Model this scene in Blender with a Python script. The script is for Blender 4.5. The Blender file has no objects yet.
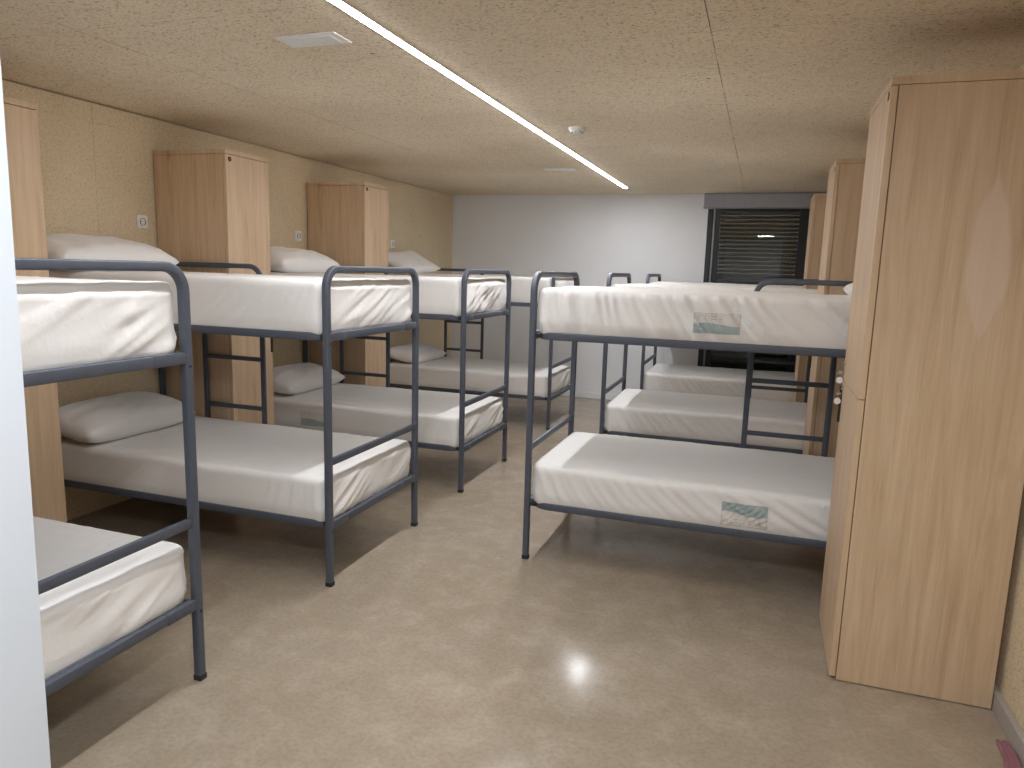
import bpy, bmesh, math, random
from mathutils import Vector, Matrix, noise
from mathutils.bvhtree import BVHTree

S = bpy.context.scene
COL = S.collection
PI = math.pi

# ------------------------------------------------------------------ measured layout (metres)
XL, XR = -1.849, -1.084          # foot posts of the left and right bed rows
W, L = 0.892, 1.86               # bed width between posts, bed length between posts
LEFT_Y = [1.058, 2.801, 4.397, 6.548]
RIGHT_Y = [3.488, 5.360, 7.299]
ZL, ZM, ZU, ZT = 0.301, 0.608, 1.197, 1.505
XWL, XWR, YB, YF, ZC = -3.735, 0.929, 8.478, -1.8, 2.415
CAM_H = 1.528

# ------------------------------------------------------------------ tagging and linking
def tag(o, label=None, cat=None, group=None, kind=None):
    if label: o['label'] = label
    if cat: o['category'] = cat
    if group: o['group'] = group
    if kind: o['kind'] = kind
    return o

def link(name, bm, mat, parent=None, smooth=None, normals=True):
    if normals:
        bmesh.ops.recalc_face_normals(bm, faces=bm.faces[:])
    me = bpy.data.meshes.new(name)
    bm.to_mesh(me); bm.free()
    for m in (mat if isinstance(mat, (list, tuple)) else [mat]):
        me.materials.append(m)
    if smooth:
        me.polygons.foreach_set('use_smooth', [True] * len(me.polygons))
        if smooth < 180:
            me.set_sharp_from_angle(angle=math.radians(smooth))
    o = bpy.data.objects.new(name, me)
    COL.objects.link(o)
    if parent: o.parent = parent
    return o

def empty(name, loc, label, cat, group=None):
    o = bpy.data.objects.new(name, None)
    o.empty_display_size = 0.1
    o.location = loc
    COL.objects.link(o)
    return tag(o, label, cat, group)

def children(o):
    return [c for c in bpy.data.objects if c.parent == o]

def copy_tree(o, parent=None):
    c = o.copy(); COL.objects.link(c)
    if parent: c.parent = parent
    for ch in children(o):
        copy_tree(ch, c)
    return c

# ------------------------------------------------------------------ mesh helpers
def add_box(bm, x0, x1, y0, y1, z0, z1, bevel=0.0, seg=2):
    vs = [bm.verts.new((x, y, z)) for x in (x0, x1) for y in (y0, y1) for z in (z0, z1)]
    fs = []
    for a, b, c, d in ((0,1,3,2),(4,6,7,5),(0,4,5,1),(2,3,7,6),(0,2,6,4),(1,5,7,3)):
        fs.append(bm.faces.new((vs[a], vs[b], vs[c], vs[d])))
    bmesh.ops.recalc_face_normals(bm, faces=fs)
    if bevel > 0:
        es = list({e for f in fs for e in f.edges})
        bmesh.ops.bevel(bm, geom=es, offset=bevel, segments=seg, affect='EDGES', profile=0.5)

def box_bm(*a, **k):
    bm = bmesh.new(); add_box(bm, *a, **k); return bm

def rounded_profile(w, h, r, n=3):
    pts = []
    for cx, cy, a0 in ((w/2-r, h/2-r, 0), (-w/2+r, h/2-r, 90), (-w/2+r, -h/2+r, 180), (w/2-r, -h/2+r, 270)):
        for i in range(n + 1):
            a = math.radians(a0 + 90 * i / n)
            pts.append((cx + r*math.cos(a), cy + r*math.sin(a)))
    return pts

def sweep(bm, path, prof, normal, closed=False):
    """sweep a profile along a planar path; profile x runs along `normal`, y along tangent x normal"""
    P = [Vector(p) for p in path]; N = Vector(normal).normalized(); n = len(P)
    rings = []
    for i in range(n):
        if closed:
            t0 = (P[i] - P[i-1]).normalized(); t1 = (P[(i+1) % n] - P[i]).normalized()
        else:
            t0 = (P[i] - P[i-1]).normalized() if i else (P[1]-P[0]).normalized()
            t1 = (P[i+1] - P[i]).normalized() if i < n-1 else t0
        t = (t0 + t1).normalized()
        k = 1 / max(0.5, t.dot(t1))
        B = t.cross(N)
        rings.append([bm.verts.new(P[i] + N*a + B*(b*k)) for a, b in prof])
    m = len(prof)
    for i in range(n if closed else n-1):
        A, C = rings[i], rings[(i+1) % n]
        for j in range(m):
            bm.faces.new((A[j], A[(j+1) % m], C[(j+1) % m], C[j]))
    if not closed:
        bm.faces.new(rings[0]); bm.faces.new(rings[-1][::-1])

def arc(c, r, a0, a1, n, fn):
    out = []
    for i in range(n + 1):
        a = math.radians(a0 + (a1 - a0) * i / n)
        out.append(fn(c[0] + r*math.cos(a), c[1] + r*math.sin(a)))
    return out

def add_cyl(bm, c, r, h, axis='Z', seg=16, r2=None):
    rot = {'Z': Matrix(), 'X': Matrix.Rotation(PI/2, 4, 'Y'), 'Y': Matrix.Rotation(-PI/2, 4, 'X')}[axis]
    bmesh.ops.create_cone(bm, cap_ends=True, segments=seg, radius1=r, radius2=r if r2 is None else r2, depth=h,
                          matrix=Matrix.Translation(c) @ rot)

def add_lathe(bm, pts, seg=32, c=(0, 0, 0)):
    rings = []
    for r, z in pts:
        if r < 1e-6: rings.append([bm.verts.new((c[0], c[1], c[2] + z))])
        else: rings.append([bm.verts.new((c[0] + r*math.cos(2*PI*i/seg), c[1] + r*math.sin(2*PI*i/seg), c[2] + z)) for i in range(seg)])
    for A, B in zip(rings, rings[1:]):
        for i in range(seg):
            a, b = A[i % len(A)], A[(i+1) % len(A)]
            d, e = B[i % len(B)], B[(i+1) % len(B)]
            vs = []
            for v in (a, b, e, d):
                if v not in vs: vs.append(v)
            if len(vs) > 2: bm.faces.new(vs)

# ------------------------------------------------------------------ materials
class NT:
    def __init__(self, name):
        self.m = bpy.data.materials.new(name); self.m.use_nodes = True
        self.t = self.m.node_tree; self.t.nodes.clear()
        self.out = self.n('ShaderNodeOutputMaterial')
        self.b = self.n('ShaderNodeBsdfPrincipled')
        self.l(self.b.outputs[0], self.out.inputs[0])
        self._co = None
    def n(self, typ, **kw):
        nd = self.t.nodes.new(typ)
        for k, v in kw.items(): setattr(nd, k, v)
        return nd
    def l(self, a, b): self.t.links.new(a, b)
    def set(self, **kw):
        for k, v in kw.items():
            s = self.b.inputs[k.replace('_', ' ')]
            if hasattr(v, 'links'): self.l(v, s)
            else: s.default_value = v
        return self
    def co(self, scale=(1, 1, 1), loc=(0, 0, 0), world=False):
        mp = self.n('ShaderNodeMapping')
        if world: src = self.n('ShaderNodeNewGeometry').outputs['Position']
        else: src = self.n('ShaderNodeTexCoord').outputs['Object']
        self.l(src, mp.inputs[0])
        mp.inputs['Scale'].default_value = scale; mp.inputs['Location'].default_value = loc
        return mp.outputs[0]
    def noise(self, vec, scale, detail=3, rough=0.55, dist=0.0):
        nd = self.n('ShaderNodeTexNoise'); self.l(vec, nd.inputs['Vector'])
        nd.inputs['Scale'].default_value = scale; nd.inputs['Detail'].default_value = detail
        nd.inputs['Roughness'].default_value = rough; nd.inputs['Distortion'].default_value = dist
        return nd.outputs[0]
    def ramp(self, fac, stops):
        nd = self.n('ShaderNodeValToRGB'); self.l(fac, nd.inputs[0])
        e = nd.color_ramp.elements
        while len(e) < len(stops): e.new(0.5)
        for q, (p, c) in zip(e, stops):
            q.position = p; q.color = (c, c, c, 1) if isinstance(c, (int, float)) else (*c, 1)
        return nd.outputs[0]
    def mix(self, fac, a, b, typ='MIX'):
        nd = self.n('ShaderNodeMix', data_type='RGBA', blend_type=typ)
        for s, v in ((nd.inputs[0], fac), (nd.inputs[6], a), (nd.inputs[7], b)):
            if hasattr(v, 'links'): self.l(v, s)
            elif isinstance(v, (int, float)): s.default_value = v
            else: s.default_value = (*v, 1)
        return nd.outputs[2]
    def math(self, op, a, b=0.0, c=0.0, clamp=False):
        nd = self.n('ShaderNodeMath', operation=op, use_clamp=clamp)
        for s, v in zip(nd.inputs, (a, b, c)):
            if hasattr(v, 'links'): self.l(v, s)
            else: s.default_value = v
        return nd.outputs[0]
    def bump(self, h, strength=0.2, dist=0.01):
        nd = self.n('ShaderNodeBump'); self.l(h, nd.inputs['Height'])
        nd.inputs['Strength'].default_value = strength; nd.inputs['Distance'].default_value = dist
        self.l(nd.outputs[0], self.b.inputs['Normal'])
        return self

def srgb(r, g, b):
    f = lambda c: (c/255/12.92) if c/255 <= 0.04045 else ((c/255 + 0.055)/1.055)**2.4
    return (f(r), f(g), f(b))

def plain(name, col, rough=0.5, metal=0.0, spec=0.5):
    m = NT(name)
    n = m.noise(m.co(), 35, 2)
    m.set(Base_Color=m.mix(m.ramp(n, [(0.3, 0.0), (0.75, 1.0)]), tuple(c*0.94 for c in col), tuple(min(1, c*1.05) for c in col)),
          Roughness=rough, Metallic=metal, Specular_IOR_Level=spec)
    return m.m

def mat_fibre_board(name, light, mid, dark, stretch, brick=None, seam_strength=0.75, speck=0.85):
    """mineral bonded wood fibre board: fine short chips, sparse dark flecks, thin panel joints"""
    m = NT(name)
    v = m.co(stretch, world=True)
    a = m.noise(v, 95, 5, 0.72, 0.25)
    b = m.noise(v, 26, 3, 0.6)
    sp2 = m.noise(v, 105, 3, 0.6)
    big = m.noise(m.co(world=True), 1.1, 3, 0.55)
    col = m.ramp(a, [(0.34, dark), (0.46, mid), (0.58, light), (0.76, tuple(min(1, c*1.12) for c in light))])
    col = m.mix(m.math('MULTIPLY', m.ramp(b, [(0.35, 0.0), (0.7, 1.0)]), 0.28), col, mid)
    col = m.mix(0.30, col, m.ramp(big, [(0.3, tuple(c*0.72 for c in mid)), (0.7, tuple(min(1, c*1.06) for c in light))]))
    col = m.mix(m.ramp(sp2, [(0.33, speck), (0.42, 0.0)]), col, tuple(c*0.5 for c in dark))
    flk = m.n('ShaderNodeTexVoronoi', feature='F1'); m.l(m.co(tuple(s*1.0 for s in stretch), world=True), flk.inputs['Vector'])
    flk.inputs['Scale'].default_value = 7.5
    msk = m.math('LESS_THAN', flk.outputs['Distance'], 0.055)
    msk = m.math('MULTIPLY', msk, m.ramp(m.noise(m.co(world=True), 5.0, 2), [(0.50, 0.0), (0.60, 0.85)]))
    col = m.mix(msk, col, tuple(c*0.18 for c in dark))
    if brick:
        ax, bx, off, w, h = brick
        sp = m.n('ShaderNodeSeparateXYZ'); m.l(m.n('ShaderNodeNewGeometry').outputs['Position'], sp.inputs[0])
        def joint(comp, o, pitch, wid):
            t = m.math('DIVIDE', m.math('SUBTRACT', sp.outputs[comp], o), pitch)
            f = m.math('ABSOLUTE', m.math('SUBTRACT', t, m.math('ROUND', t)))
            return m.math('LESS_THAN', f, wid/pitch)
        j1 = joint(ax, off[0], w, 0.0022); j2 = joint(bx, off[1], h, 0.0014)
        vis = m.ramp(m.noise(m.co((1, 1, 1), world=True), 2.3, 3), [(0.42, 0.12), (0.6, 1.0)])
        j = m.math('MULTIPLY', m.math('MAXIMUM', j1, m.math('MULTIPLY', j2, 0.75)), m.math('MULTIPLY', vis, seam_strength))
        col = m.mix(j, col, tuple(c*0.12 for c in dark))
    m.set(Base_Color=col, Roughness=0.92, Specular_IOR_Level=0.15)
    m.bump(a, 0.25, 0.004)
    return m.m

def mat_oak(name, patch=None):
    m = NT(name)
    v = m.co((9, 9, 0.55))
    g = m.noise(v, 3.0, 6, 0.62, 0.5)
    fine = m.noise(m.co((60, 60, 1.3)), 4.0, 3, 0.6)
    cols = [(0.28, srgb(192, 163, 132)), (0.46, srgb(208, 181, 150)), (0.62, srgb(215, 190, 160)), (0.8, srgb(223, 199, 171))]
    col = m.ramp(g, cols)
    col = m.mix(m.math('MULTIPLY', m.ramp(fine, [(0.35, 1.0), (0.6, 0.0)]), 0.18), col, srgb(176, 142, 113))
    # knots: a few small dark spots stretched along the grain
    kn = m.n('ShaderNodeTexVoronoi', feature='F1'); m.l(m.co((1.0, 1.0, 0.45)), kn.inputs['Vector']); kn.inputs['Scale'].default_value = 5.0
    kd = m.ramp(kn.outputs['Distance'], [(0.03, 1.0), (0.13, 0.0)])
    kd = m.math('MULTIPLY', kd, m.ramp(m.noise(m.co(), 2.1, 1), [(0.5, 0.0), (0.62, 0.75)]))
    col = m.mix(kd, col, srgb(158, 122, 94))
    if patch:                                  # pale leaf-shaped figure in the veneer
        px, pz, hx, hz = patch
        sp = m.n('ShaderNodeSeparateXYZ'); m.l(m.n('ShaderNodeNewGeometry').outputs['Position'], sp.inputs[0])
        w = m.noise(m.co((3, 3, 1)), 2.5, 3)
        dx = m.math('DIVIDE', m.math('SUBTRACT', sp.outputs[0], px), hx)
        dz = m.math('DIVIDE', m.math('SUBTRACT', sp.outputs[2], pz), hz)
        d = m.math('ADD', m.math('ABSOLUTE', dx), m.math('POWER', m.math('ABSOLUTE', dz), 2.0))
        d = m.math('ADD', d, m.math('MULTIPLY', m.math('SUBTRACT', w, 0.5), 0.9))
        col = m.mix(m.ramp(d, [(0.80, 0.6), (1.02, 0.0)]), col, srgb(222, 200, 184))
    m.set(Base_Color=col, Roughness=0.5, Specular_IOR_Level=0.35)
    m.bump(fine, 0.05, 0.002)
    return m.m

def mat_concrete():
    m = NT('polished_concrete')
    w = m.co(world=True)
    a = m.noise(w, 1.6, 5, 0.6, 0.4); b = m.noise(w, 6.5, 5, 0.62, 0.3); c = m.noise(w, 55, 3, 0.6)
    col = m.ramp(a, [(0.25, srgb(156, 142, 124)), (0.5, srgb(166, 152, 134)), (0.75, srgb(176, 162, 145))])
    col = m.mix(m.ramp(b, [(0.25, 0.40), (0.62, 0.0)]), col, srgb(150, 136, 118))
    col = m.mix(m.ramp(b, [(0.48, 0.0), (0.85, 0.55)]), col, srgb(190, 178, 162))
    d = m.noise(w, 19, 4, 0.65)
    col = m.mix(m.ramp(d, [(0.3, 0.22), (0.6, 0.0)]), col, srgb(142, 128, 109))
    col = m.mix(m.math('MULTIPLY', m.ramp(c, [(0.4, 1.0), (0.55, 0.0)]), 0.20), col, srgb(120, 106, 90))
    fl = m.n('ShaderNodeTexVoronoi', feature='F1'); m.l(w, fl.inputs['Vector']); fl.inputs['Scale'].default_value = 6.0
    f = m.math('MULTIPLY', m.math('LESS_THAN', fl.outputs['Distance'], 0.035), m.ramp(m.noise(w, 2.3, 2), [(0.5, 0.0), (0.6, 0.6)]))
    col = m.mix(f, col, srgb(80, 66, 50))
    m.set(Base_Color=col, Roughness=m.ramp(b, [(0.3, 0.13), (0.7, 0.24)]), Specular_IOR_Level=0.5)
    m.bump(m.noise(w, 14, 3), 0.03, 0.01)
    return m.m

def mat_plaster(name, col):
    m = NT(name)
    w = m.co(world=True)
    n = m.noise(w, 2.0, 3)
    m.set(Base_Color=m.mix(n, tuple(c*0.95 for c in col), tuple(min(1, c*1.03) for c in col)), Roughness=0.75, Specular_IOR_Level=0.25)
    m.bump(m.noise(w, 90, 3), 0.08, 0.003)
    return m.m

def mat_cloth(name, col):
    m = NT(name)
    v = m.co()
    n = m.noise(v, 6, 4, 0.6, 0.6)
    m.set(Base_Color=m.mix(n, tuple(c*0.96 for c in col), col), Roughness=0.85, Specular_IOR_Level=0.2)
    m.b.inputs['Sheen Weight'].default_value = 0.15
    m.bump(m.math('ADD', m.noise(v, 24, 4, 0.6, 1.2), m.math('MULTIPLY', m.noise(v, 420, 2), 0.12)), 0.16, 0.008)
    return m.m

def mat_emit(name, col, strength):
    m = NT(name)
    m.set(Base_Color=(0.9, 0.9, 0.9, 1), Emission_Color=(*col, 1), Emission_Strength=strength, Roughness=0.4)
    return m.m

def mat_glass():
    m = NT('window_glass')
    m.set(Base_Color=(0.93, 0.97, 0.95, 1), Roughness=0.0, IOR=1.5)
    m.b.inputs['Transmission Weight'].default_value = 1.0
    return m.m

def mat_product_label():
    """pale label with a teal wave band and faint grey print, seen through the sheet; object space: x along, z up"""
    m = NT('printed_label')
    sp = m.n('ShaderNodeSeparateXYZ'); m.l(m.n('ShaderNodeTexCoord').outputs['Generated'], sp.inputs[0])
    x, z = sp.outputs[0], sp.outputs[2]
    wave = m.math('ADD', 0.46, m.math('MULTIPLY', m.math('SINE', m.math('MULTIPLY', x, 5.2)), 0.07))
    band = m.math('LESS_THAN', z, wave)
    col = m.mix(band, srgb(222, 219, 215), srgb(166, 181, 183))
    bars = m.math('MULTIPLY', m.math('GREATER_THAN', m.math('SINE', m.math('MULTIPLY', z, 46)), 0.25),
                  m.math('GREATER_THAN', m.noise(m.co((60, 1, 4)), 1.0, 1), 0.50))
    zone = m.math('MULTIPLY', m.math('GREATER_THAN', z, 0.62), m.math('LESS_THAN', m.math('ABSOLUTE', m.math('SUBTRACT', x, 0.42)), 0.34))
    col = m.mix(m.math('MULTIPLY', m.math('MULTIPLY', bars, zone), 0.5), col, srgb(165, 160, 158))
    edge = m.math('GREATER_THAN', m.math('MAXIMUM', m.math('ABSOLUTE', m.math('SUBTRACT', x, 0.5)), m.math('ABSOLUTE', m.math('SUBTRACT', z, 0.5))), 0.485)
    col = m.mix(m.math('MULTIPLY', edge, 0.6), col, srgb(178, 174, 170))
    m.set(Base_Color=col, Roughness=0.8)
    return m.m

M = {}
M['ceiling'] = mat_fibre_board('fibre_board_ceiling', srgb(240, 228, 206), srgb(231, 216, 192), srgb(186, 168, 140), (0.7, 1.1, 1), (0, 1, (-0.25, 2.9), 1.2, 0.6))
M['board'] = mat_fibre_board('fibre_board_wall', srgb(229, 213, 184), srgb(218, 201, 170), srgb(182, 162, 129), (1, 0.75, 1.15), (1, 2, (3.3, 2.3), 2.4, 1.2), 0.3, 0.4)
M['oak'] = mat_oak('light_oak_laminate')
M['oak_fig'] = mat_oak('light_oak_laminate_figured', (0.712, 1.61, 0.070, 0.275))
M['floor'] = mat_concrete()
M['plaster'] = mat_plaster('white_plaster', (0.87, 0.885, 0.91))
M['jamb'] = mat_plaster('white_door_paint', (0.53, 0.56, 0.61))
M['steel'] = plain('grey_painted_steel', srgb(80, 85, 96), 0.42)
M['cap'] = plain('dark_plastic', srgb(38, 38, 40), 0.6)
M['sheet'] = mat_cloth('white_sheet', (0.86, 0.845, 0.83))
M['pillow'] = mat_cloth('white_pillow_cloth', (0.85, 0.835, 0.825))
M['label'] = mat_product_label()
M['white'] = plain('white_plastic', (0.86, 0.86, 0.86), 0.4)
M['lens'] = plain('frosted_lens', (0.82, 0.88, 0.88), 0.3)
M['black'] = plain('anthracite_aluminium', srgb(38, 40, 44), 0.4)
M['rail'] = plain('grey_aluminium', srgb(150, 152, 156), 0.35)
M['blind'] = plain('grey_blind_fabric', srgb(172, 173, 180), 0.8)
M['shutter'] = plain('dark_shutter', srgb(62, 64, 66), 0.5)
M['skirt'] = plain('grey_skirting', srgb(170, 164, 158), 0.5)
M['brass'] = plain('bronze_metal', srgb(140, 105, 70), 0.35, 0.8)
M['chrome'] = plain('chrome', srgb(190, 190, 192), 0.25, 1.0)
M['pink'] = mat_cloth('pink_cloth', srgb(196, 140, 150))
M['glass'] = mat_glass()
M['led'] = mat_emit('white_light', (0.945, 0.963, 1.0), 52.0)

# ------------------------------------------------------------------ room shell
def struct(name, bm, mat, parent=None, smooth=None):
    o = link(name, bm, mat, parent, smooth)
    if parent is None: o['kind'] = 'structure'
    return o

struct('floor', box_bm(XWL-0.15, XWR+0.15, YF-0.15, YB+0.15, -0.12, 0.0), M['floor'])
struct('ceiling', box_bm(XWL-0.15, XWR+0.15, YF-0.15, YB+0.15, ZC, ZC+0.12), M['ceiling'])
struct('wall_left', box_bm(XWL-0.15, XWL, YF-0.15, YB+0.15, 0, ZC-0.007), M['board'])
struct('wall_right', box_bm(XWR, XWR+0.15, YF-0.15, YB+0.15, 0, ZC-0.007), M['board'])
WX0, WX1, WZ0, WZ1 = -0.63, 0.50, 0.10, 2.33
bm = bmesh.new()
add_box(bm, XWL, WX0, YB, YB+0.15, 0, ZC)
add_box(bm, WX1, XWR, YB, YB+0.15, 0, ZC)
add_box(bm, WX0, WX1, YB, YB+0.15, 0, WZ0)
add_box(bm, WX0, WX1, YB, YB+0.15, WZ1, ZC)
struct('wall_back', bm, M['plaster'])
struct('wall_behind', box_bm(XWL, XWR, YF-0.12, YF, 0, ZC), M['plaster'])
# wall with the doorway the picture is taken through
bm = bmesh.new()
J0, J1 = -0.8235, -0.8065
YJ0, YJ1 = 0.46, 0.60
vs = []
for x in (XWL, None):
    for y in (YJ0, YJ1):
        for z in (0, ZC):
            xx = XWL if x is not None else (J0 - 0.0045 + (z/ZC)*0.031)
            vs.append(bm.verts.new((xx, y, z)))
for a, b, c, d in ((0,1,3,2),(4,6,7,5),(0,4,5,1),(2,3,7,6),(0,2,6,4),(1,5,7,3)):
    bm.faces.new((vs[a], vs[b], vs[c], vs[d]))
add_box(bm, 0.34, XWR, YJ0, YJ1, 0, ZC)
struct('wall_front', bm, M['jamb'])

struct('baseboard_right', box_bm(XWR-0.022, XWR, 0.6, YB, 0, 0.072, bevel=0.003), M['skirt'])
bm = bmesh.new()
add_box(bm, XWL, WX0-0.01, YB-0.014, YB, 0, 0.07, bevel=0.003)
struct('baseboard_back', bm, M['plaster'])

# ------------------------------------------------------------------ window with roller shutter
def bar_frame(bm, x0, x1, z0, z1, y0, y1, wl, wr, wb, wt):
    add_box(bm, x0, x0+wl, y0, y1, z0, z1, bevel=0.004)
    add_box(bm, x1-wr, x1, y0, y1, z0, z1, bevel=0.004)
    add_box(bm, x0+wl, x1-wr, y0, y1, z0, z0+wb, bevel=0.004)
    add_box(bm, x0+wl, x1-wr, y0, y1, z1-wt, z1, bevel=0.004)
win = empty('window_1', (0, YB, 0), 'dark framed tall window with closed perforated shutter in white end wall', 'window')
win['kind'] = 'structure'
bm = bmesh.new(); bar_frame(bm, WX0, WX1, WZ0, WZ1, -0.012, 0.07, 0.055, 0.06, 0.06, 0.05)
link('window_frame', bm, M['black'], win)
bm = bmesh.new(); add_box(bm, -0.568, -0.550, -0.016, 0.0, WZ0+0.06, 2.26, bevel=0.002)
link('guide_rail', bm, M['rail'], win)
bm = bmesh.new(); bar_frame(bm, -0.546, 0.445, WZ0+0.05, WZ1-0.05, -0.004, 0.055, 0.052, 0.115, 0.07, 0.06)
sash = link('window_sash', bm, M['black'], win)
link('window_pane', box_bm(-0.494, 0.33, 0.020, 0.028, WZ0+0.12, WZ1-0.11), M['glass'], sash)
bm = bmesh.new()
pitch = 0.0455
z = 0.10
k = 0
while z < 2.34:
    # curved slat, then a row of small webs that leave slots open between them
    prof = [(0.098, z), (0.090, z+0.010), (0.087, z+0.020), (0.090, z+0.031), (0.098, z+0.0412)]
    prof2 = [(y+0.008, zz) for y, zz in prof]
    ring = prof + prof2[::-1]
    A = [bm.verts.new((WX0, y, zz)) for y, zz in ring]; B = [bm.verts.new((WX1, y, zz)) for y, zz in ring]
    n = len(ring)
    for i in range(n): bm.faces.new((A[i], A[(i+1) % n], B[(i+1) % n], B[i]))
    bm.faces.new(A[::-1]); bm.faces.new(B)
    x = WX0 + (k % 2)*0.006
    while x < WX1:
        wb = 0.0255 if z > 1.50 else 0.0370       # the lowest slats have closed up under their own weight
        add_box(bm, x, min(WX1, x+wb), 0.096, 0.106, z+0.0405, z+pitch+0.0005)
        x += 0.0365
    z += pitch; k += 1
link('shutter', bm, M['shutter'], win)

bl = empty('roller_blind', (0, YB, 2.25), 'grey roller blind cassette fixed above the dark window', 'blind')
bm = bmesh.new(); add_box(bm, -0.675, 0.60, -0.095, -0.002, 0.012, 0.160, bevel=0.006)
link('cassette', bm, M['blind'], bl)
bm = bmesh.new(); add_box(bm, -0.68, 0.60, -0.098, -0.002, 0.0, 0.012, bevel=0.003)
link('bottom_bar', bm, M['rail'], bl)

# ------------------------------------------------------------------ ceiling fittings
sl = empty('strip_light', (-1.4456, 4.32, ZC), 'long white glowing strip light set along the ceiling', 'light')
bm = bmesh.new()
hw = 0.022
for q in (-1, 1):
    add_box(bm, q*hw - 0.002, q*hw + 0.002, -3.475, 3.475, -0.005, 0.0)
for q in (-1, 1):
    add_box(bm, -hw+0.002, hw-0.002, q*3.473 - 0.002, q*3.473 + 0.002, -0.005, 0.0)
link('channel', bm, M['white'], sl)
bm = bmesh.new()
prof = [(hw-0.002, -0.001)] + [((hw-0.003)*math.cos(-a*PI/8), -0.004 + 0.005*math.sin(-a*PI/8)) for a in range(9)] + [(-hw+0.002, -0.001)]
A = [bm.verts.new((x, -3.470, z)) for x, z in prof]; B = [bm.verts.new((x, 3.470, z)) for x, z in prof]
for k in range(len(prof)):
    bm.faces.new((A[k], A[(k+1) % len(prof)], B[(k+1) % len(prof)], B[k]))
bm.faces.new(A[::-1]); bm.faces.new(B)
link('diffuser', bm, M['led'], sl)

def emergency_light(x, y, label):
    t = empty('emergency_light', (x, y, ZC), label, 'emergency light', 'emergency lights on the ceiling')
    bm = bmesh.new(); add_box(bm, -0.138, 0.138, -0.068, 0.068, -0.005, 0.0, bevel=0.002)
    link('housing', bm, M['white'], t)
    bm = bmesh.new(); add_box(bm, -0.105, 0.105, -0.045, 0.045, -0.0065, -0.0045, bevel=0.001)
    link('lens', bm, M['lens'], t)
    return t
emergency_light(-1.777, 2.622, 'white rectangular emergency light on the ceiling nearest the doorway, left of the strip')
emergency_light(-1.775, 6.38, 'white rectangular emergency light on the ceiling near the end wall')

sd = empty('smoke_detector', (-1.174, 4.573, ZC), 'round white smoke detector on the ceiling right of the glowing strip', 'smoke detector')
bm = bmesh.new(); add_lathe(bm, [(0, 0), (0.055, 0), (0.055, -0.009), (0.050, -0.013), (0, -0.013)])
link('base', bm, M['white'], sd, 40)
bm = bmesh.new(); add_lathe(bm, [(0.0, -0.012), (0.046, -0.012), (0.047, -0.018), (0.042, -0.027), (0.028, -0.033), (0, -0.034)])
link('cover', bm, M['white'], sd, 40)
bm = bmesh.new()
for a in range(0, 360, 45):
    r = math.radians(a)
    add_cyl(bm, (0.036*math.cos(r), 0.036*math.sin(r), -0.0290), 0.0045, 0.006, seg=10)
link('vent_slot', bm, M['cap'], sd)

# ------------------------------------------------------------------ wall sockets
def socket(y, z, label):
    t = empty('wall_socket', (XWL, y, z), label, 'socket', 'wall sockets above the left bunks')
    bm = bmesh.new(); add_box(bm, 0, 0.010, -0.041, 0.041, -0.041, 0.041, bevel=0.004)
    link('cover_plate', bm, M['white'], t)
    bm = bmesh.new()
    add_lathe(bm, [(0.023, 0.0), (0.023, 0.006), (0.020, 0.006), (0.018, -0.004), (0, -0.004)], 24)
    bmesh.ops.transform(bm, matrix=Matrix.Translation((0.0095, 0, 0)) @ Matrix.Rotation(PI/2, 4, 'Y'), verts=bm.verts[:])
    s = link('outlet', bm, M['skirt'], t, 40)
    bm = bmesh.new()
    for d in (-0.0095, 0.0095): add_cyl(bm, (0.0075, d, 0), 0.0028, 0.006, 'X', 10)
    link('pin_hole', bm, M['cap'], s)
socket(3.615, 1.757, 'white wall socket above the pillow, beside the near side of the middle left locker')
socket(5.245, 1.755, 'white wall socket between the two farther left lockers')
socket(6.90, 1.755, 'white wall socket past the farthest left locker near the end wall')

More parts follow.
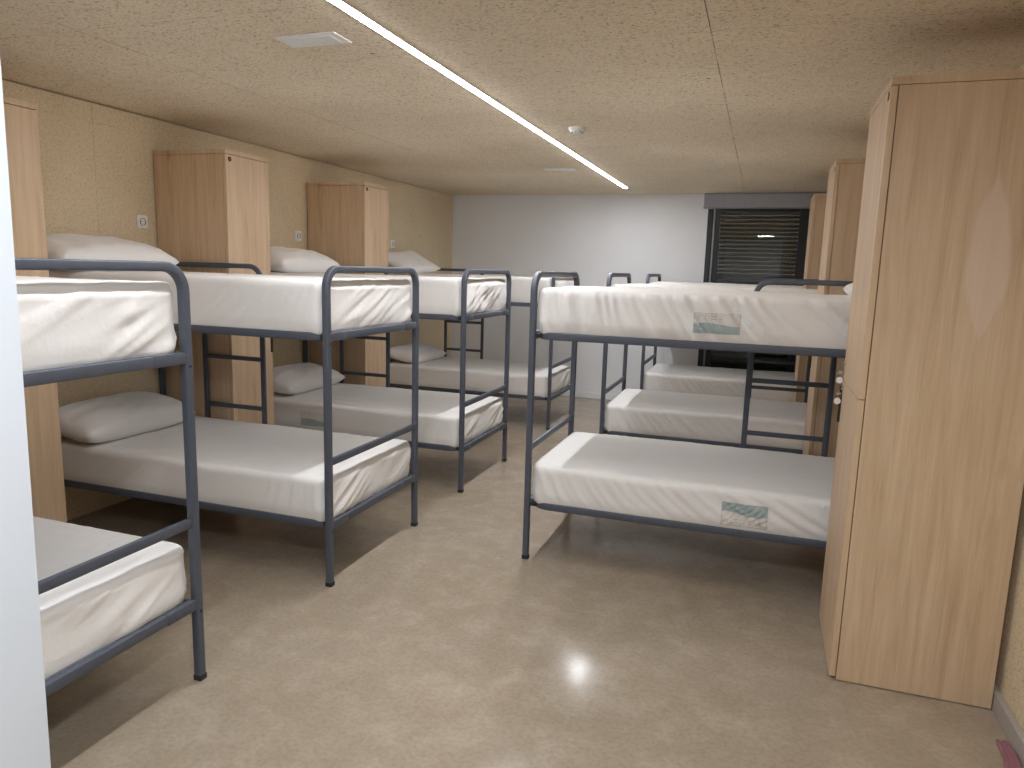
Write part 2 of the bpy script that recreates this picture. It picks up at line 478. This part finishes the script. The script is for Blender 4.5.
# ------------------------------------------------------------------ lockers
def locker(side, xf, y0, y1, label, figured=False):
    """side -1: against the left wall with doors facing right, +1: against the right wall with doors facing left"""
    xb = -3.722 if side < 0 else 0.903
    H = 2.206 if (side < 0 or y0 < 4) else 2.232
    T = 0.022
    cy = (y0 + y1)/2
    t = empty('locker', ((xf + xb)/2, cy, 0), label, 'locker', 'oak lockers between the bunks')
    d = abs(xb - xf); hx = d/2; hy = (y1 - y0)/2
    f = -side*hx*1.0            # local x of the door face (towards the room)
    s = -side                   # direction from body to room
    def X(a, b):                # two distances behind the door face -> sorted x range
        p, q = f + (-s)*a, f + (-s)*b
        return min(p, q), max(p, q)
    bm = bmesh.new()
    x0, x1 = X(T + 0.003, d)
    add_box(bm, x0, x1, -hy, -hy+0.019, 0.004, H-0.029, bevel=0.0008)
    add_box(bm, x0, x1, hy-0.019, hy, 0.004, H-0.029, bevel=0.0008)
    add_box(bm, x0, x1, -hy+0.019, hy-0.019, 0.004, 0.05)
    add_box(bm, x0, x1, -hy+0.019, hy-0.019, 1.085, 1.105)
    xa, xc = X(d - 0.012, d - 0.002)
    add_box(bm, xa, xc, -hy+0.019, hy-0.019, 0.05, H-0.029)
    link('carcass', bm, M['oak_fig'] if figured else M['oak'], t)
    bm = bmesh.new(); x0, x1 = X(0.0, d); add_box(bm, x0, x1, -hy, hy, H-0.027, H, bevel=0.0015)
    link('top_panel', bm, M['oak'], t)
    x0, x1 = X(0.0, T)
    for z0, z1 in ((0.014, 1.094), (1.098, H-0.030)):
        bm = bmesh.new(); add_box(bm, x0, x1, -hy+0.002, hy-0.002, z0, z1, bevel=0.0012)
        dr = link('door', bm, M['oak'], t)
        if z0 > 1:
            ly, lz = -hy+0.040, z1-0.026
        else:
            ly, lz = None, None
            if y0 < 2.3:               # no handle in sight on the locker by the jamb
                continue
            bm = bmesh.new(); xa, xb2 = X(-0.010, 0.004)
            add_box(bm, xa, xb2, hy-0.022, hy-0.008, 0.915, 1.070, bevel=0.002)
            link('handle', bm, M['cap'], dr)
        if ly is not None:
            bm = bmesh.new()
            add_cyl(bm, (f - s*0.0015, ly, lz), 0.015, 0.006, 'X', 20)
            lk = link('lock', bm, M['cap'], dr)
            bm = bmesh.new(); add_cyl(bm, (f + s*0.0015, ly, lz), 0.0085, 0.002, 'X', 16)
            link('lock_cylinder', bm, M['brass'], lk)
    for z in (1.155, 1.045):
        bm = bmesh.new()
        add_cyl(bm, (f + s*0.003, hy-0.040, z + 0.02), 0.010, 0.010, 'X', 16)
        link('cam_lock', bm, M['chrome'], t)
    return t
LLX = -3.166
locker(-1, LLX, 2.104, 2.512, 'tall oak locker partly hidden behind the white door jamb at far left')
locker(-1, LLX, 3.725, 4.136, 'middle of the three tall oak lockers on the left wall, behind the second bunk')
locker(-1, LLX, 5.372, 5.780, 'tall oak locker on the left wall farthest from the doorway')
locker(1, 0.362, 2.827, 3.355, 'large tall oak locker in the right foreground with pale patch on its side', True)
locker(1, 0.362, 4.815, 5.325, 'tall oak locker directly behind the big foreground locker on the right')
locker(1, 0.362, 6.755, 7.265, 'right wall oak locker nearest the window, showing only a thin strip')

def key(z, label):
    t = empty('locker_key', (0.351, 3.316, z), label, 'key', 'keys hanging from the foreground locker')
    bm = bmesh.new()
    add_box(bm, 0.0, 0.020, -0.0012, 0.0012, -0.003, 0.003)
    add_box(bm, -0.012, 0.0, -0.0015, 0.0015, -0.008, 0.008, bevel=0.001)
    link('key_blade', bm, M['chrome'], t)
    bm = bmesh.new()
    ring = [(-0.007 + 0.011*math.cos(a*PI/8), 0.0, -0.010 + 0.011*math.sin(a*PI/8)) for a in range(16)]
    sweep(bm, ring, rounded_profile(0.002, 0.002, 0.0009, 1), (0, 1, 0), True)
    link('key_ring', bm, M['chrome'], t)
    bm = bmesh.new(); add_cyl(bm, (-0.007, 0, -0.034), 0.0135, 0.004, 'Y', 24)
    link('key_tag', bm, M['white'], t)
key(1.133, 'key with round white tag hanging from the foreground locker door, upper of the two')
key(1.043, 'key with round white tag hanging from the foreground locker door, lower of the two')

# ------------------------------------------------------------------ bunk beds
TUBE = rounded_profile(0.032, 0.032, 0.007)
RAIL = rounded_profile(0.038, 0.024, 0.006)      # tall side rails (first value across the plane normal = Z)
SLIM = rounded_profile(0.032, 0.018, 0.005)

def make_bunk(s, label):
    """s = +1: head towards +X, s = -1: head towards -X.  Local origin under the middle of the foot end."""
    t = empty('bunk_bed', (0, 0, 0), label, 'bunk bed', 'grey steel bunk beds')
    hw = W/2
    def hoop(x, name):
        bm = bmesh.new()
        r = 0.085
        f = lambda a, b: (s*x, a, b)
        path = [f(-hw, 0.006), f(-hw, ZT - r)] + arc((-hw + r, ZT - r), r, 180, 90, 7, f)[1:] \
             + arc((hw - r, ZT - r), r, 90, 0, 7, f) + [f(hw, 0.006)]
        sweep(bm, path, TUBE, (1, 0, 0))
        fr = link(name, bm, M['steel'], t, 35)
        for y in (-hw, hw):
            bm = bmesh.new(); add_box(bm, s*x-0.017, s*x+0.017, y-0.017, y+0.017, 0.0, 0.022, bevel=0.003)
            link('foot_cap', bm, M['cap'], fr)
            for z in (ZL, ZU):
                bm = bmesh.new(); add_cyl(bm, (s*(x - 0.0165 if x < 1 else x + 0.0165), y, z - 0.030), 0.0048, 0.004, 'X', 10)
                link('bolt', bm, M['cap'], fr)
        # guard bar and the two end rails with their sleeves
        bm = bmesh.new(); add_box(bm, s*x-0.010, s*x+0.010, -hw+0.015, hw-0.015, ZM-0.017, ZM+0.017, bevel=0.004)
        link('guard_bar', bm, M['steel'], t, 35)
        for z in (ZL, ZU):
            bm = bmesh.new()
            add_box(bm, s*x-0.012, s*x+0.012, -hw+0.014, hw-0.014, z-0.018, z+0.018, bevel=0.004)
            for q in (-1, 1):
                a, b = sorted((q*(hw-0.015), q*(hw-0.150)))
                add_box(bm, s*x-0.0140, s*x+0.0140, a, b, z-0.020, z+0.020, bevel=0.004)
            link('end_rail', bm, M['steel'], t, 35)
    hoop(0.0, 'foot_frame')
    hoop(L, 'head_frame')
    # the two bed bases: bent tube loops with rounded corners, slatted
    for z in (ZL, ZU):
        x0, x1, y1, r = 0.025, L - 0.025, hw - 0.006, 0.09
        f = lambda a, b: (s*a, b, z)
        path = arc((x1-r, y1-r), r, 0, 90, 6, f) + arc((x0+r, y1-r), r, 90, 180, 6, f) \
             + arc((x0+r, -y1+r), r, 180, 270, 6, f) + arc((x1-r, -y1+r), r, 270, 360, 6, f)
        bm = bmesh.new(); sweep(bm, path, RAIL, (0, 0, 1), True)
        b = link('bed_base', bm, M['steel'], t, 35)
        bm = bmesh.new()
        n = 11
        for i in range(n):
            c = x0 + 0.11 + (x1 - x0 - 0.22)*i/(n-1)
            add_box(bm, s*c-0.03, s*c+0.03, -y1+0.004, y1-0.004, z-0.004, z+0.008)
        add_box(bm, min(s*0.05, s*(L-0.05)), max(s*0.05, s*(L-0.05)), -0.018, 0.018, z-0.018, z-0.004)
        link('slats', bm, M['steel'], b)
        for xx in (0.020, L-0.020):
            for q in (-1, 1):
                bm = bmesh.new()
                add_box(bm, s*xx-0.022, s*xx+0.022, q*(hw-0.045)-0.035, q*(hw-0.045)+0.035, z-0.010, z+0.010, bevel=0.002)
                link('corner_bracket', bm, M['cap'], b)
    # ladder and guard rail on the far side, at the head
    xi, xo = 1.055, 1.500
    y = hw + 0.004
    bm = bmesh.new()
    for xx in (xi, xo):
        add_box(bm, s*xx-0.016, s*xx+0.016, y-0.009, y+0.009, ZL-0.012, ZU+0.012, bevel=0.004)
    la = link('ladder', bm, M['steel'], t, 35)
    for z in (0.612, 0.925):
        bm = bmesh.new(); add_box(bm, min(s*xi, s*xo), max(s*xi, s*xo), y-0.008, y+0.008, z-0.014, z+0.014, bevel=0.004)
        link('rung', bm, M['steel'], la, 35)
    r = 0.085
    f = lambda a, b: (s*a, y, b)
    zt = 1.500
    path = [f(xi, ZU-0.01), f(xi, zt - r)] + arc((xi + r, zt - r), r, 180, 90, 6, f)[1:] + [f(L-0.01, zt)]
    bm = bmesh.new(); sweep(bm, path, rounded_profile(0.020, 0.030, 0.006), (0, 1, 0))
    link('guard_rail', bm, M['steel'], t, 35)
    return t

left_labels = ['nearest grey steel bunk bed at left edge, cut off by the white door jamb',
               'grey steel bunk bed in the left row, second from the doorway',
               'grey steel bunk bed in the left row, third from the doorway',
               'grey steel bunk bed in the left row, farthest one by the end wall']
right_labels = ['grey steel bunk bed in the right row nearest the big foreground locker',
                'middle grey steel bunk bed of the right row',
                'right row grey steel bunk bed standing below the window']
protoL = make_bunk(-1, left_labels[0]); protoR = make_bunk(1, right_labels[0])
for i, y in enumerate(LEFT_Y):
    b = protoL if i == 0 else copy_tree(protoL)
    b.location = (XL, y + W/2, 0); b['label'] = left_labels[i]
for i, y in enumerate(RIGHT_Y):
    b = protoR if i == 0 else copy_tree(protoR)
    b.location = (XR, y + W/2, 0); b['label'] = right_labels[i]

# ------------------------------------------------------------------ mattresses
def ridge(p, sharp=2.0):
    return (1.0 - abs(noise.noise(p)))**sharp

def mattress(s, loc, label, seed, c=0.108, side=1.0, foot=1.0, slope=0.8, top=1.0, group='white mattresses', tagspec=None, fold=0.0, lump=0.0):
    a, b = 0.905, 0.449                          # half length and half width; c is half the height
    ax0 = 0.014
    nx, ny, nz = 170, 64, 16
    rp, re = 0.065, 0.026
    bm = bmesh.new()
    grid = {}
    def V(i, j, k):
        if (i, j, k) not in grid:
            grid[(i, j, k)] = bm.verts.new((-a + 2*a*i/nx, -b + 2*b*j/ny, -c + 2*c*k/nz))
        return grid[(i, j, k)]
    for i in range(nx):
        for j in range(ny):
            bm.faces.new((V(i,j,nz), V(i+1,j,nz), V(i+1,j+1,nz), V(i,j+1,nz)))
            bm.faces.new((V(i,j,0), V(i,j+1,0), V(i+1,j+1,0), V(i+1,j,0)))
    for i in range(nx):
        for k in range(nz):
            bm.faces.new((V(i,0,k), V(i+1,0,k), V(i+1,0,k+1), V(i,0,k+1)))
            bm.faces.new((V(i,ny,k), V(i,ny,k+1), V(i+1,ny,k+1), V(i+1,ny,k)))
    for j in range(ny):
        for k in range(nz):
            bm.faces.new((V(0,j,k), V(0,j,k+1), V(0,j+1,k+1), V(0,j+1,k)))
            bm.faces.new((V(nx,j,k), V(nx,j+1,k), V(nx,j+1,k+1), V(nx,j,k+1)))
    off = Vector((seed*13.7, seed*5.3, seed*9.1))
    ext = Vector((a, b, c))
    for v in bm.verts:
        p = v.co.copy()
        q = Vector([max(-e+re, min(e-re, u)) for u, e in zip(p, ext)])
        d = p - q
        if d.length > 1e-6:
            m = max(abs(d.x), abs(d.y), abs(d.z))
            p = q + d * (m / d.length)
        ux, uy = abs(p.x) - (a - rp), abs(p.y) - (b - rp)
        if ux > 0 and uy > 0:
            l = math.hypot(ux, uy); m = max(ux, uy)
            p.x = math.copysign(a - rp + ux*m/l, p.x); p.y = math.copysign(b - rp + uy*m/l, p.y)
        v.co = p
    bmesh.ops.recalc_face_normals(bm, faces=bm.faces[:])
    bm.normal_update()
    new = []
    for v in bm.verts:
        p, n = v.co, v.normal
        h = 0.0
        tz = (p.z + c)/(2*c)
        w_top = max(0.0, n.z); w_side = max(0.0, 1 - abs(n.z))
        w_end = abs(n.x)*w_side; w_long = abs(n.y)*w_side
        if w_top > 0:
            # long soft creases, and a slight crown
            h += w_top*top*(0.0035*ridge(Vector((p.x*2.2, p.y*9 + p.x*1.5, 0.3)) + off, 3)
                            + 0.006*noise.noise(Vector((p.x*2.0, p.y*2.5, 1.0)) + off)
                            + 0.0022*ridge(Vector((p.x*14, p.y*5, 2.0)) + off, 4))
            h += 0.003*w_top*(1 - (p.x/a)**2)*(1 - (p.y/b)**2)
        if w_long > 0:
            sx = p.x + slope*(p.z + c)*(1.0 + 0.8*p.x/a) + 0.05*noise.noise(Vector((p.x*2.3, p.z*4, 12)) + off)
            env = 0.35 + 0.65*max(0, min(1, 0.5 + 1.5*noise.noise(Vector((p.x*1.5, 4.0, 0)) + off)))
            f1 = ridge(Vector((sx*17, 0.9*p.z, 7.0)) + off, 5)
            f2 = ridge(Vector((sx*37, 1.6*p.z, 3.0)) + off, 4)
            h += w_long*side*env*min(1.0, tz/0.3)*(0.020*f1 + 0.0075*f2)
            h += w_long*0.006*noise.noise(Vector((p.x*3, p.z*6, 9)) + off)
        if w_end > 0:
            tt = p.z - 0.5*p.y
            env = max(0.0, min(1.0, 0.45 + 1.4*noise.noise(Vector((p.y*3, p.z*4, 8)) + off)))
            e1 = ridge(Vector((tt*15, (p.y + 0.5*p.z)*1.6, 1.5)) + off, 5)
            e2 = ridge(Vector((tt*36, (p.y + 0.5*p.z)*2.4, 5.5)) + off, 4)
            h += w_end*foot*env*(0.013*e1 + 0.005*e2)
            h += w_end*foot*0.006*noise.noise(Vector((p.y*4, p.z*5, 6)) + off)
            if fold and p.x < 0:             # rolled edge of the sheet just under the top of the foot end
                zf = c - 0.017 + 0.004*noise.noise(Vector((p.y*3, seed, 0)))
                h -= fold*w_end*0.010*math.exp(-((p.z - zf)/0.0045)**2)
                h += fold*w_end*0.003*math.exp(-((p.z - zf + 0.018)/0.012)**2)
        # elastic hem pulls the lower edge in and lets it wave
        if tz < 0.25:
            h -= (0.25 - tz)*0.03*w_side*(1 + 0.4*noise.noise(Vector((p.x*7, p.y*7, 2)) + off))
        if lump and p.x < 0:
            h += lump*w_end*0.02*max(0, noise.noise(Vector((p.y*9, p.z*9, 4)) + off))
        new.append(p + n*h)
    for v, p in zip(bm.verts, new):
        p.x += ax0 + a                          # foot end at local x = ax0
        p.z += c
        v.co = Vector((p.x*s, p.y, p.z))
    if s < 0:
        bmesh.ops.reverse_faces(bm, faces=bm.faces[:])
    tree = BVHTree.FromBMesh(bm) if tagspec else None
    o = link('mattress', bm, M['sheet'], None, 180)
    o.location = loc
    tag(o, label, 'mattress', group)
    if tagspec:
        x0, x1, z0, z1, flip = tagspec            # local, on the near long side
        bm = bmesh.new(); g = []
        NX, NZ = 34, 16
        for i in range(NX+1):
            col = []
            for k in range(NZ+1):
                x = x0 + (x1-x0)*i/NX; z = z0 + (z1-z0)*k/NZ
                hit = tree.ray_cast(Vector((x, -1, z)), Vector((0, 1, 0)))
                yy = hit[0].y if hit[0] else -b
                col.append(bm.verts.new((x, yy - 0.0028, z)))
            g.append(col)
        for i in range(NX):
            for k in range(NZ):
                bm.faces.new((g[i][k], g[i+1][k], g[i+1][k+1], g[i][k+1]))
        # put the origin in the middle so the sheet of print can be turned upside down
        cx, cz = (x0+x1)/2, (z0+z1)/2
        if flip:
            for v in bm.verts: v.co = Vector((cx - (v.co.x - cx), v.co.y, cz - (v.co.z - cz)))
            # the mirrored copy keeps the surface heights by re-casting
            for v in bm.verts:
                hit = tree.ray_cast(Vector((v.co.x, -1, v.co.z)), Vector((0, 1, 0)))
                if hit[0]: v.co.y = hit[0].y - 0.0028
        tg = link('product_label', bm, M['label_flip'] if flip else M['label'], o, 180)
        tg['label'] = 'printed label showing through the sheet'
    return o

def flip_label():
    m = M['label'].copy(); m.name = 'printed_label_turned'
    t = m.node_tree
    for nd in t.nodes:
        if nd.type == 'TEX_COORD' and nd.outputs['Generated'].links: tc = nd
    for l in list(t.links):
        if l.from_socket == tc.outputs['Generated']:
            to = l.to_socket; t.links.remove(l)
            mp = t.nodes.new('ShaderNodeMapping')
            mp.inputs['Scale'].default_value = (-1, 1, -1); mp.inputs['Location'].default_value = (1, 0, 1)
            t.links.new(tc.outputs['Generated'], mp.inputs[0]); t.links.new(mp.outputs[0], to)
            break
    return m
M['label_flip'] = flip_label()

MZL, MZU = ZL + 0.002, ZU + 0.004
lw = {0: 'nearest left bunk at the door jamb', 1: 'second left bunk from the doorway', 2: 'third left bunk from the doorway', 3: 'farthest left bunk by the end wall'}
rw = {0: 'right bunk beside the big foreground locker', 1: 'middle right bunk', 2: 'farthest right bunk below the window'}
for i, y in enumerate(LEFT_Y):
    cy = y + W/2
    ts = None
    if i == 2: ts = (-1.28, -1.08, 0.05, 0.15, False)
    mattress(-1, (XL, cy, MZL), 'white sheeted mattress on the lower bed of the ' + lw[i], 1+i, side=0.22, foot=1.1, slope=1.2, tagspec=ts)
    mattress(-1, (XL, cy, MZU), 'white sheeted mattress on the upper bed of the ' + lw[i], 11+i, side=0.30, foot=0.9 if i < 2 else 1.4, slope=1.9,
             fold=1.0, c=0.124, lump=0.0 if i < 2 else 1.0)
for i, y in enumerate(RIGHT_Y):
    cy = y + W/2
    ts = tu = None
    if i == 0:
        ts = (0.985, 1.195, 0.035, 0.150, True); tu = (0.795, 1.005, 0.055, 0.150, False)
    mattress(1, (XR, cy, MZL), 'white sheeted mattress on the lower bed of the ' + rw[i], 21+i, side=0.95 if i == 0 else 0.6, foot=0.6, slope=1.5, tagspec=ts)
    mattress(1, (XR, cy, MZU), 'white sheeted mattress on the upper bed of the ' + rw[i], 31+i, side=1.7, foot=0.6, slope=0.9, c=0.117, tagspec=tu)

# ------------------------------------------------------------------ pillows
def pillow(loc, label, seed, length=0.76, width=0.40, thick=0.17, tilt=20, yaw=0, side=-1, roll=0, dent=0.0):
    """long axis along local y; tilt leans the outer edge up against the wall"""
    bm = bmesh.new()
    n, m = 46, 28
    off = Vector((seed*3.1, seed*7.7, 0))
    top, bot = {}, {}
    for i in range(n+1):
        for j in range(m+1):
            u, v = -1 + 2*i/n, -1 + 2*j/m
            # outline draws in between the corners
            y = u*length/2*(1 - 0.05*(1 - v*v)*0 - 0.035*(1-abs(v))**1.5)
            x = v*width/2*(1 - 0.04*(1-abs(u))**1.5)
            e = max(0.0, (1 - abs(u)**3.8))*max(0.0, (1 - abs(v)**2.6))
            h = thick/2*e**0.42
            wr = 0.5 - abs(noise.noise(Vector((u*2.5, v*2.0, 0)) + off))
            h2 = h*(1 + 0.10*noise.noise(Vector((u*1.6, v*1.6, 5)) + off)) + 0.012*wr*min(1, e*3)
            edge = 1 - min(1, e*2.2)
            h2 += 0.006*edge*(e > 0)*noise.noise(Vector((u*9, v*9, 3)) + off)
            if dent: h2 -= dent*math.exp(-(((u+0.62)/0.16)**2 + ((v-0.2)/0.5)**2))
            cz = 0.022*(abs(u)**4)*(abs(v)**2)
            edge_pt = i in (0, n) or j in (0, m)
            tv = bm.verts.new((x, y, thick/2 + cz + (0 if edge_pt else h2)))
            top[i, j] = tv
            bot[i, j] = tv if edge_pt else bm.verts.new((x, y, thick/2 + cz - h*0.6))
    for i in range(n):
        for j in range(m):
            bm.faces.new((top[i,j], top[i+1,j], top[i+1,j+1], top[i,j+1]))
            vs = []
            for q in (bot[i,j], bot[i,j+1], bot[i+1,j+1], bot[i+1,j]):
                if q not in vs: vs.append(q)
            if len(vs) > 2:
                try: bm.faces.new(vs)
                except ValueError: pass
    o = link('pillow', bm, M['pillow'], None, 180)
    tag(o, label, 'pillow', 'white pillows at the bunk heads')
    R = Matrix.Rotation(math.radians(yaw), 4, 'Z') @ Matrix.Rotation(math.radians(tilt)*(-1 if side > 0 else 1), 4, 'Y') @ Matrix.Rotation(math.radians(roll), 4, 'X')
    o.matrix_world = Matrix.Translation(loc) @ R
    bpy.context.view_layer.update()
    zmin = min((o.matrix_world @ v.co).z for v in o.data.vertices)
    o.location.z += loc[2] - zmin
    return o
ZPU, ZPL = MZU + 0.246, MZL + 0.216
pillow((-3.50, 3.06, ZPU), 'plump white pillow on the upper bed of the second left bunk', 1, thick=0.22, tilt=10, dent=0.03)
pillow((-3.50, 3.14, ZPL), 'white pillow on the lower bed of the second left bunk', 2, thick=0.235, tilt=10)
pillow((-3.50, 4.80, ZPU), 'plump white pillow on the upper bed of the third left bunk', 3, thick=0.22, tilt=10)
pillow((-3.50, 4.86, ZPL), 'white pillow on the lower bed of the third left bunk', 4, thick=0.21, tilt=10)
pillow((-3.52, 6.80, ZPU), 'white pillow with raised end on the upper bed of the farthest left bunk', 5, thick=0.12, tilt=28, roll=4)
pillow((-3.50, 6.96, ZPL), 'white pillow on the lower bed of the farthest left bunk', 6, thick=0.18, tilt=10)
pillow((0.615, 3.97, MZU + 0.232), 'white pillow corner peeking past the foreground locker on the right upper bed', 7, side=1, thick=0.12, tilt=6, yaw=-2)

# ------------------------------------------------------------------ pink cloth strip on the floor by the baseboard
bm = bmesh.new()
n = 26
rows = []
for i in range(n+1):
    t = i/n
    y = 2.62 - 0.45*t
    row = []
    for k in range(7):
        q = k/6 - 0.5
        x = 0.885 - 0.035*t + q*(0.035 + 0.03*t) + 0.006*math.sin(t*9)
        z = 0.006 + 0.010*abs(math.sin(q*7 + t*5)) + 0.006*noise.noise(Vector((t*6, q*5, 0)))
        row.append(bm.verts.new((x - 0.86, y - 2.4, max(0.003, z))))
    rows.append(row)
for i in range(n):
    for k in range(6):
        bm.faces.new((rows[i][k], rows[i+1][k], rows[i+1][k+1], rows[i][k+1]))
g = bmesh.ops.solidify(bm, geom=bm.faces[:], thickness=0.002)
o = link('cloth_strip', bm, M['pink'], None, 180)
o.location = (0.855, 2.4, 0.0)
tag(o, 'crumpled pink cloth strip on the floor along the grey baseboard', 'cloth')

# ------------------------------------------------------------------ unseen light on the passage side, added to light jamb and fill room
ld = bpy.data.lights.new('passage_fill_light', 'AREA')
ld.shape = 'DISK'; ld.size = 0.35; ld.energy = 26; ld.color = (0.90, 0.95, 1.0)
lo = bpy.data.objects.new('passage_fill_light', ld); COL.objects.link(lo)
lo.location = (0.0, 0.2, ZC - 0.03)

w = bpy.data.worlds.new('night'); S.world = w
w.use_nodes = True
bg = w.node_tree.nodes['Background']
bg.inputs[0].default_value = (0.75, 0.72, 0.6, 1); bg.inputs[1].default_value = 0.4

# ------------------------------------------------------------------ camera
yaw, pitch, roll = math.radians(18.8107), math.radians(9.106), math.radians(1.6269)
fw = Vector((-math.sin(yaw)*math.cos(pitch), math.cos(yaw)*math.cos(pitch), -math.sin(pitch)))
rt = Vector((math.cos(yaw), math.sin(yaw), 0))
up = rt.cross(fw)
R2 = rt*math.cos(roll) + up*math.sin(roll)
U2 = up*math.cos(roll) - rt*math.sin(roll)
cd = bpy.data.cameras.new('camera')
cd.sensor_fit = 'HORIZONTAL'; cd.sensor_width = 36.0; cd.lens = 717.11/1024*36.0
cd.clip_start = 0.02
co = bpy.data.objects.new('camera', cd); COL.objects.link(co)
mw = Matrix.Identity(4)
for i in range(3):
    mw[i][0], mw[i][1], mw[i][2] = R2[i], U2[i], -fw[i]
mw.translation = (0, 0, CAM_H)
co.matrix_world = mw
S.camera = co

# ------------------------------------------------------------------ view
S.view_settings.view_transform = 'Standard'
S.view_settings.look = 'None'
S.view_settings.gamma = 1.0
S.view_settings.exposure = 0.88
S.view_settings.use_curve_mapping = False
S.cycles.use_denoising = True
S.cycles.max_bounces = 12
S.cycles.diffuse_bounces = 6
S.cycles.caustics_reflective = False
S.cycles.caustics_refractive = False
